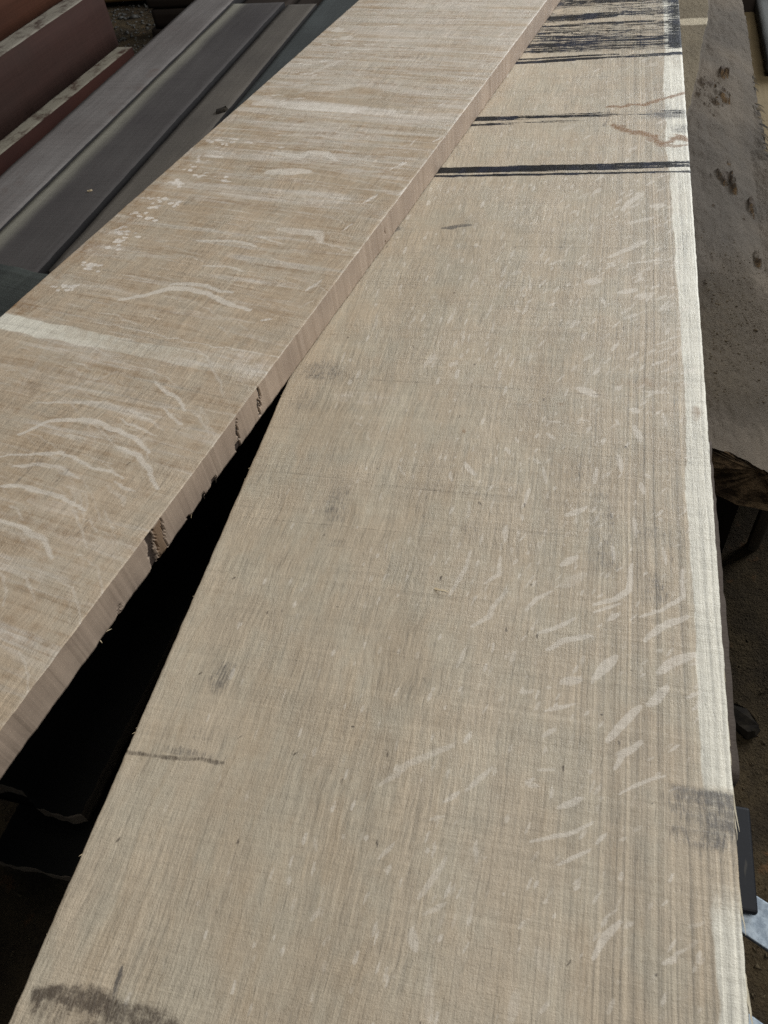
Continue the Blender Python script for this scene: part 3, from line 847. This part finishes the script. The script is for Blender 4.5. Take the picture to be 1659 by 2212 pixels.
    o.location = (-0.6332, 0.0, 0.0424)
    o.rotation_euler = (0, 0, -B_ANG)
    tag(o, 'brown oak board lying slantwise on top, with wavy pale ray figure and sawn edge showing', 'board')
    rr = random.Random(3)
    for k in range(3):
        y = rr.uniform(.22, .66)
        sliver('splinter', o, (-.002, y, -.0415), (.0002 + rr.uniform(.0002, .0022), y + rr.uniform(-.006, .006), -.0425 - rr.uniform(0, .002)), .0008, .0003, CHIP_PALE, 400 + k)
    for k, y in enumerate((.545, .52)):
        sliver('bark_flake', o, (-.003, y + .004, -.036), (.0012, y - .003, -.0425), .004, .0004, CHIP_DARK, 450 + k)
    return o

board_a = build_board_a()
board_b = build_board_b()

# ---------------------------------------------------------------- other boards, beams and slabs
def plank(name, near, width, length, thick, angle, mat, label, cat, group=None, seed=1, jag=0.003, sag=0.0006, low=0.002, step=0.02, xstep=0.012):
    """near = (x, y, z) of the middle of the near end's top edge; angle turns the far end towards +x"""
    xs = np.linspace(-width / 2, width / 2, max(6, int(width / xstep)))
    ys = np.linspace(0, length, max(8, int(length / step)))
    zf = lambda x, y: sag * 2 * fbm(x, y, 5, 3, seed + 2, 3) + sag * fbm(x, y, 30, 8, seed + 4, 2)
    V, F = board_mesh(xs, ys, thick, zf, edge=0.0018, low=low, nz=3, seed=seed, endjag=jag)
    o = link_mesh(name, V, F, mat)
    o.location = near; o.rotation_euler = (0, 0, -math.radians(angle))
    return tag(o, label, cat, group)

# boards under the pale oak board
plank('under_board', (-.27, .30, -.0445), .46, 2.85, .045, 0.0, UNDER, 'board directly under the striped pale oak board, first one down', 'board', seed=31, low=.004)
plank('edge_offcut', (-.009, .30, -.0455), .053, .405, .040, -0.6, UNDER, 'narrow dark offcut peeping out below the sapwood edge, in front of the log slab', 'offcut', seed=35, low=.006, jag=.006, step=.008, xstep=.006)
plank('under_board', (-.25, .29, -.0915), .47, 2.8, .045, 0.3, UNDER, 'second board down in the pile below the striped pale oak board', 'board', seed=33, low=.004)

def xl(x0, y0, ang, y): return x0 + math.tan(math.radians(ang)) * (y - y0)
# the pile of dark boards on the left
CA = 2.2
def pile_board(name, xa, xb, yref, y0, y1, ztop, thick, mat, label, seed, ang=CA, jag=.004):
    xm = (xa + xb) / 2
    return plank(name, (xl(xm, yref, ang, y0), y0, ztop), xb - xa, (y1 - y0) / math.cos(math.radians(ang)), thick, ang, mat, label, 'board', 'dark boards piled on the left', seed=seed, jag=jag)
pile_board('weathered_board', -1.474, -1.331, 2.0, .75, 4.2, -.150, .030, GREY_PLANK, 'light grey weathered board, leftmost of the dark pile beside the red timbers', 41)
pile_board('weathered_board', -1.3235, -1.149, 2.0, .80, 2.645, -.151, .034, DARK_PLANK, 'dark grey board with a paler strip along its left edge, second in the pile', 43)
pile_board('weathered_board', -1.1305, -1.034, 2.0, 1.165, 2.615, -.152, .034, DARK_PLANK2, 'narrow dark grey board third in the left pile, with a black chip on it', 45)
pile_board('weathered_board', -1.030, -.80, 2.0, .62, 3.6, -.158, .034, GREEN_PLANK, 'greenish board with shade put into its dark tone, half hidden under the slanting oak board', 47)  # separate darker board stands in for the soft shade along the slanting board
plank('mouldy_board', (-1.395, .50, -.118), .40, .655, .032, 14.0, MOULD, 'rough greenish grey board end lying on the dark pile at the left border', 'board', seed=49, jag=.006, low=.006, sag=.002)
# lower courses and bearers that carry the two piles
for k, (xa, xb, zt) in enumerate(((-1.45, -1.18, -.187), (-1.16, -.84, -.195))):
    pile_board('weathered_board', xa, xb, 2.0, 1.28, 3.4, zt, .035, DARK_TIMBER, ('dark brown board under the light grey board, lower course of the left pile', 'dark brown board under the greenish board, lower course of the left pile')[k], 51 + k)

def bearer(x0, x1, y, ztop, h, label, seed):
    o = plank('bearer_timber', (x0, y, ztop), .11, x1 - x0, h, 90, DARK_TIMBER, label, 'timber', seed=seed)
    return o
bearer(-1.55, -.78, 1.75, -.232, .56, 'thick dark timber carrying the near part of the left pile', 55)
bearer(-1.55, -.78, 3.0, -.232, .56, 'thick dark timber carrying the far part of the left pile', 56)
bearer(-.55, .19, 1.15, -.1395, .65, 'thick dark timber carrying the oak boards in the middle', 57)
bearer(-.55, .30, 2.6, -.1395, .65, 'thick dark timber carrying the oak boards at the far end', 58)
bearer(-.45, -.02, -.12, -.0425, .74, 'thick dark timber carrying the oak boards at the near end', 59)

# torn boards low down at the left, below the slanting oak board
plank('torn_board', (-.865, .272, -.40), .235, 1.2, .030, 4.0, PALE_END, 'dark board with a torn pale end, below the slanting oak board at lower left', 'board', seed=61, jag=.026, low=.004, step=.006, xstep=.003)
plank('torn_board', (-.845, .198, -.50), .135, 1.1, .024, 2.0, PALE_END, 'smaller dark board with a thin pale end, lower down at lower left', 'board', seed=63, jag=.014, low=.004, step=.006, xstep=.003)
plank('sleeper_timber', (-.87, .55, -.4305), .26, .5, .06, 2.0, DARK_TIMBER, 'dark sleeper between the two torn boards', 'timber', seed=65)
plank('sleeper_timber', (-.87, .45, -.5245), .30, .8, .245, 2.0, DARK_TIMBER, 'thick dark sleeper on the dirt under the torn boards', 'timber', seed=66)

# red-brown timbers at the upper left, stepped back one on another
TA_ = 4.6
def timber(xface, yref, depth, y1, ztop, h, mat, label, seed):
    xm = xface - depth / 2; y0 = 1.2
    return plank('squared_timber', (xl(xm, yref, TA_, y0), y0, ztop), depth, (y1 - y0) / math.cos(math.radians(TA_)), h, TA_, mat, label, 'timber', 'stepped red timbers', seed=seed, jag=.002, low=.002, sag=.0005)
timber(-1.790, 2.37, .42, 2.775, -.300, .18, RED_BEAM2, 'lowest dark red timber with a dusty ledge on top, upper left', 71)
timber(-1.842, 2.40, .40, 2.785, -.120, .178, RED_BEAM, 'large reddish brown squared timber in the middle of the stepped stack', 72)
timber(-1.910, 2.45, .34, 2.90, -.022, .096, ORANGE_BEAM, 'orange brown timber with pale dusty top, highest of the stepped stack', 73)
plank('sleeper_timber', (-2.02, 1.9, -.4815), .35, .20, .31, 4.6, DARK_TIMBER, 'dark sleeper block under the near part of the red timbers', 'timber', seed=74)
plank('sleeper_timber', (-1.97, 2.45, -.4815), .35, .20, .31, 4.6, DARK_TIMBER, 'dark sleeper block under the far part of the red timbers', 'timber', seed=75)

# far floor: ochre board, small stack of dark battens with pale ends
plank('ochre_board', (-3.6, 4.93, -.70), .32, 1.9, .045, 88, OCHRE_PLANK, 'ochre board lying across the floor behind the red timbers', 'board', seed=81)
for k, (dx, y, zt, ln, seed) in enumerate(((0.0, 4.33, -.735, 1.0, 82), (.03, 4.33, -.645, 1.0, 83), (.015, 4.34, -.595, 1.0, 84), (-.01, 4.35, -.545, 1.0, 85), (.02, 4.36, -.455, 1.0, 86))):
    plank('dark_batten', (-2.50 + dx, y, zt), .10, ln, .045 if k not in (1, 4) else .085, 90, DARK_TIMBER, ('lowest dark batten of the far stack behind the red timbers', 'second dark batten from the floor in the far stack', 'middle dark batten of the far stack', 'second dark batten from the top of the far stack', 'topmost dark batten of the far stack at the top border')[k], 'batten', 'battens stacked on the far floor', seed=seed)

# ---------------------------------------------------------------- waney log slab on the right
def build_slab():
    nu, y0, y1 = 100, .716, 3.1
    ys = np.concatenate([np.arange(y0, 2.3, .0035), np.arange(2.3, y1, .03)])
    ny = len(ys)
    xtop = np.linspace(-.003, .165, nu)
    nb = 26
    th = np.linspace(0, math.pi, nb + 2)[1:-1]
    bx = .081 + .086 * np.cos(th); bz = -.108 - .050 * np.sin(th) + .030 * smooth01((th - 2.0) / 1.14)
    V = np.zeros((ny, nu + nb, 3)); wane = np.zeros((ny, nu + nb)); pit = np.zeros_like(wane); crumb = np.zeros_like(wane)
    Xt, Yt = np.meshgrid(xtop, ys)
    xb = np.interp(Yt, [.7, 1.55, 1.64, 1.71, 1.80, 1.92, 2.07, 2.19, 3.1], [-.02, .005, .022, .028, .043, .052, .072, .078, .09]) + .003 * fbm(Xt, Yt, 3, 30, 5, 3)
    d = np.maximum(Xt - xb, 0)
    Z = -.060 - 2.3 * np.minimum(d, .13) ** 2 * np.where(Yt > 1.5, 1.25, 1) - .004 * smooth01(d / .006) + .0065 * fbm(Xt, Yt, 22, 9, 9, 4) * smooth01(d / .012) + .0016 * fbm(Xt, Yt, 90, 30, 10, 3) * smooth01(d / .012) + .0008 * fbm(Xt, Yt, 160, 90, 19, 3)
    wn = smooth01(d / .004)
    # limb stubs: torn humps with a hollow beside them
    for k, (kx, ky, rx, ry, h) in enumerate(((.062, 1.70, .030, .075, .010), (.092, 1.80, .011, .030, .017), (.092, 1.70, .010, .030, .015), (.070, 1.385, .018, .026, .010), (.086, 1.365, .007, .024, .014), (.118, 1.325, .010, .028, .014), (.112, 1.17, .009, .024, .012), (.050, 1.28, .004, .006, .004), (.085, 1.44, .004, .007, .004), (.10, 1.28, .005, .008, .004))):
        q = np.sqrt(((Xt - kx) / rx) ** 2 + ((Yt - ky) / ry) ** 2) + .75 * fbm(Xt, Yt, 95, 38, 40 + k, 4)
        bumpk = smooth01((1.0 - q) / .55)
        tilt = np.clip(.5 + (Xt - kx) / (2 * rx), 0, 1)
        Z += h * bumpk * (.35 + .65 * tilt) + .35 * h * bumpk * fbm(Xt, Yt, 120, 60, 60 + k, 3)
        pit_k = bumpk * (.55 + .45 * fbm(Xt, Yt, 60, 40, 80 + k, 2))
        pit[:, :nu] = np.maximum(pit[:, :nu], pit_k * (1.0 if k else .7))
    c = smooth01((1.19 - Yt + .10 * fbm(Xt, Yt, 10, 6, 91, 3)) / .22) * smooth01((Yt - .72) / .12) * (.46 + .22 * smooth01((.10 - Xt) / .06))
    crumb[:, :nu] = c
    Z += .0025 * c * fbm(Xt, Yt, 120, 80, 93, 3)
    V[:, :nu, 0] = Xt + .0025 * fbm(Yt, Yt * 0, 60, 1, 94, 3) * smooth01((Xt - .13) / .03); V[:, :nu, 1] = Yt; V[:, :nu, 2] = Z
    for j in range(nb):
        V[:, nu + j, 0] = bx[j] + .003 * fbm(ys, ys * 0 + j * .03, 30, 30, 95, 3)
        V[:, nu + j, 1] = ys
        V[:, nu + j, 2] = bz[j] + .003 * fbm(ys, ys * 0 + j * .03, 30, 30, 96, 3)
    # ragged near end
    e = np.exp(-(V[:, :, 1] - y0) / .012)
    V[:, :, 1] += e * (.006 * fbm(V[:, :, 0], V[:, :, 2], 70, 30, 97, 4) - .25 * np.maximum(V[:, :, 0] - .03, 0) + np.where(np.arange(nu + nb)[None, :] >= nu, .003, 0))
    wane[:, :nu] = wn; wane[:, nu:] = 1
    n = nu + nb
    idx = np.arange(ny * n).reshape(ny, n); nx = np.roll(idx, -1, axis=1)
    F = np.stack([idx[:-1], nx[:-1], nx[1:], idx[1:]], -1).reshape(-1, 4)
    allv = V.reshape(-1, 3)
    ring = V[0]; rings = [np.arange(n)]
    cen = ring.mean(0); extra = []; base = len(allv); Fs = [F]
    prev = idx[0]
    for s in (.85, .66, .45, .22):                          # broken end grain
        P = cen + (ring - cen) * s; P[:, 1] = ring[:, 1] * s + cen[1] * (1 - s) + .002 + .003 * fbm(P[:, 0], P[:, 2], 120, 120, 98, 3)
        ids = np.arange(base, base + n); base += n; extra.append(P)
        Fs.append(np.stack([prev, ids, np.roll(ids, -1), np.roll(prev, -1)], -1)); prev = ids
    extra.append(cen[None] + np.array([[0, .006, 0]])); cid = base
    Fs.append(np.stack([prev, np.full(n, cid), np.full(n, cid), np.roll(prev, -1)], -1)[:, [0, 1, 3, 3]][:, :4])
    allv = np.concatenate([allv] + extra)
    pad = len(allv) - ny * n
    quads = np.concatenate(Fs[:-1]); tris = Fs[-1][:, :3]
    me_faces = [tuple(int(i) for i in f) for f in quads] + [tuple(int(i) for i in f) for f in tris]
    at = {k: np.concatenate([v.ravel(), np.zeros(pad)]) for k, v in dict(wane=wane, pit=pit, crumb=crumb).items()}
    o = link_mesh('log_slab', allv, me_faces, SLAB, attrs=at)
    tag(o, 'dusty grey waney log slab with torn limb stubs, along the right side', 'log slab')
    r = random.Random(12)
    for k in range(46):                                    # torn fibres along the right edge
        y = r.uniform(1.15, 2.2)
        sliver('splinter', o, (.158, y, -.104), (.168 + r.uniform(0, .008), y - r.uniform(.008, .035), -.110), r.uniform(.002, .005), .003, CHIP_DARK if r.random() < .6 else CRUMB, 600 + k)
    # painted white line across the sawn strip
    return o
slab = build_slab()

plank('yellow_plank', (.225, .62, -.205), .12, 3.0, .03, 1.2, YELLOW_PLANK, 'dirty yellowish plank lying beyond the grey log slab', 'plank', seed=101, jag=.006, low=.004)  # near end lengthened out of view to shade the dirt below the slab
plank('charcoal_plank', (.330, 2.12, -.165), .20, 1.6, .030, 1.0, CHARCOAL_PLANK, 'dark grey plank end overlapping the yellowish plank at the top right corner', 'plank', seed=102, jag=.003)
plank('charcoal_plank', (.39, .55, -.205), .20, 3.0, .03, 1.5, CHARCOAL_PLANK, 'dark grey plank lying to the right of the yellowish plank', 'plank', seed=103, jag=.003)  # also run on unseen towards the camera, to keep light off the dirt
bearer(.10, .60, 1.62, -.2365, .55, 'thick dark timber carrying the near part of the yellowish plank', 104)
bearer(.10, .60, 2.9, -.2365, .55, 'thick dark timber carrying the far part of the yellowish plank', 105)

# round post standing in the dark below the slab
def lathe(name, prof, loc, mat, n=28, seed=1, rough=.0):
    V, F = [], []
    for k, (r, z) in enumerate(prof):
        for j in range(n):
            a = 2 * math.pi * j / n
            q = r * (1 + rough * float(vnoise(math.cos(a) * 2, z * 9 + math.sin(a) * 2, 1, 1, seed)))
            V.append((q * math.cos(a), q * math.sin(a), z))
    for k in range(len(prof) - 1):
        for j in range(n):
            F.append((k * n + j, k * n + (j + 1) % n, (k + 1) * n + (j + 1) % n, (k + 1) * n + j))
    F.append(tuple(range(n))[::-1]); F.append(tuple(range((len(prof) - 1) * n, len(prof) * n)))
    o = link_mesh(name, V, F, mat, smooth=False); o.location = loc
    return o
post = lathe('round_post', [(.013, 0), (.014, .05), (.014, .2), (.013, .4), (.013, .60), (.010, .615)], (.262, 1.15, -.79), DARK_TIMBER, rough=.06)
tag(post, 'dark round post standing in the shadow below the log slab', 'post')

# steel stop and galvanised arms beside the near part of the board
def bevel_box(name, sx, sy, sz, mat, parent=None, bev=.002, seg=3):
    bm = bmesh.new(); bmesh.ops.create_cube(bm, size=1.0)
    bmesh.ops.scale(bm, vec=(sx, sy, sz), verts=bm.verts)
    bmesh.ops.bevel(bm, geom=list(bm.edges), offset=bev, segments=seg, affect='EDGES', profile=.5)
    me = bpy.data.meshes.new(name); bm.to_mesh(me); bm.free(); me.materials.append(mat)
    o = bpy.data.objects.new(name, me); COL.objects.link(o)
    if parent: o.parent = parent
    return o
def arm(name, loc, rot, ln, label, hole):
    root = bpy.data.objects.new(name, None); COL.objects.link(root); root.location = loc; root.rotation_euler = (0, 0, rot)
    tag(root, label, 'steel bar', 'galvanised arms')
    b = bevel_box('bar', ln, .034, .006, ZINC, root, .0012); b.location = (ln / 2 - .05, 0, -.003)
    l_ = bevel_box('leg', .03, .02, .66, ZINC, root, .0012); l_.location = (ln - .07, 0, -.337)
    f_ = bevel_box('foot', .10, .08, .008, ZINC, root, .0012); f_.location = (ln - .07, 0, -.668)
    if hole:
        h = lathe('hole_disc', [(.0085, 0), (.0085, .004), (.0075, .006)], (.078, -.004, 0), BLACK_STEEL, 6); h.parent = root  # raised black disc stands in for the dark round hole
    return root
arm('steel_bar', (.012, .2215, -.108), math.radians(-26), .30, 'galvanised steel bar passing under the black stop, lower right', False)
arm('steel_bar', (-.012, .139, -.108), math.radians(-26), .30, 'galvanised steel bar with a black disc standing in for its dark hole in the bottom right corner', True)
stop = bpy.data.objects.new('steel_stop', None); COL.objects.link(stop); stop.location = (.0205, .2535, -.098)
tag(stop, 'black painted steel stop against the sapwood edge, lower right', 'stop')
p_ = bevel_box('plate', .0335, .088, .008, BLACK_STEEL, stop, .0028); p_.location = (0, 0, -.004)
q_ = bevel_box('upright', .006, .080, .020, BLACK_STEEL, stop, .0012); q_.location = (-.013, 0, .009)

# ---------------------------------------------------------------- small loose things
def shard(name, loc, l, w, h, rz, mat, label, cat, seed, group=None, tiltx=0.0):
    r = random.Random(seed); n = 9; V = []; F = []
    for k in range(n):
        a = 2 * math.pi * k / n
        rx = l / 2 * r.uniform(.75, 1.1); ry = w / 2 * r.uniform(.75, 1.1)
        V.append((rx * math.cos(a), ry * math.sin(a), 0))
    for k in range(n):
        x, y, _ = V[k]; V.append((x * .8, y * .8, h * r.uniform(.6, 1.2)))
    for k in range(n): F.append((k, (k + 1) % n, n + (k + 1) % n, n + k))
    F.append(tuple(range(n))[::-1]); F.append(tuple(range(n, 2 * n)))
    o = link_mesh(name, V, F, mat); o.location = loc; o.rotation_euler = (tiltx, 0, rz)
    return tag(o, label, cat, group)
shard('bark_chip', (-1.052, 1.868, -.1515), .046, .024, .006, math.radians(62), CHIP_DARK, 'black bark chip lying on the narrow dark board, third in the left pile', 'bark chip', 1)
shard('wood_chip', (-1.222, 1.47, -.1505), .012, .006, .003, .6, CHIP_PALE, 'tiny pale wood chip on the dark grey board, second in the left pile', 'wood chip', 2)
shard('bark_chip', (.213, .735, -.775), .085, .05, .014, math.radians(-55), CHIP_DARK, 'black torn bark piece on the dirt right of the sapwood edge', 'bark chip', 3)

def crumbs(name, n, fn, size, mat, label, cat, seed):
    """a heap of tiny flakes nobody could count"""
    r = np.random.default_rng(seed)
    P = np.array([fn(r) for _ in range(n)])
    base = np.array([[1, 0, 0], [-.5, .8, 0], [-.5, -.8, 0], [0, 0, .7]])
    V = np.zeros((n, 4, 3))
    a = r.uniform(0, 6.28, n); s = size * r.lognormal(0, .45, n); st = r.uniform(.5, 2.2, n)
    for k in range(4):
        bx, by, bz = base[k]
        x, y = bx * st, by / st
        V[:, k, 0] = P[:, 0] + s * (x * np.cos(a) - y * np.sin(a)); V[:, k, 1] = P[:, 1] + s * (x * np.sin(a) + y * np.cos(a)); V[:, k, 2] = P[:, 2] + s * bz
    f = np.array([[0, 1, 3], [1, 2, 3], [2, 0, 3], [0, 2, 1]])
    F = (np.arange(n)[:, None, None] * 4 + f[None]).reshape(-1, 3)
    o = link_mesh(name, V.reshape(-1, 3), F, mat)
    return tag(o, label, cat, kind='stuff')

# heights of the slab's top for the crumbs that lie on it
_me = slab.data; _n = len(_me.vertices); _co = np.zeros(_n * 3, np.float32); _me.vertices.foreach_get('co', _co); _co = _co.reshape(-1, 3)
_top = _co[(_co[:, 2] > -.102) & (_co[:, 0] < .160)]
def on_slab(r):
    while True:
        x, y = r.uniform(.024, .15), r.uniform(.80, 1.2)
        if r.random() < math.exp(-((y - .98) / .16) ** 2): break
    k = np.argmin((_top[:, 0] - x) ** 2 + (_top[:, 1] - y) ** 2)
    return (x, y, _top[k, 2])
crumbs('sawdust', 1500, on_slab, .0008, CRUMB, 'damp sawdust crumbs scattered on the grey log slab', 'sawdust', 5)
crumbs('ground_litter', 5000, lambda r: (r.uniform(.03, .7), r.uniform(.1, 1.5), -.784 + .008 * r.random()), .0018, CRUMB, 'bark and sawdust litter on the dirt at right', 'litter', 6)
crumbs('ground_litter', 3500, lambda r: (r.uniform(-3.4, -1.6), r.uniform(3.2, 5.4), -.782 + .01 * r.random()), .008, plain_bits('grey_litter', lin(92, 90, 86), lin(66, 64, 60)), 'grey chips and dust littering the far floor behind the red timbers', 'litter', 8)
crumbs('ground_litter', 4000, lambda r: (r.uniform(-1.3, -.5), r.uniform(-.2, 1.0), -.782 + .01 * r.random()), .0035, CRUMB, 'dark litter on the dirt at lower left', 'litter', 7)
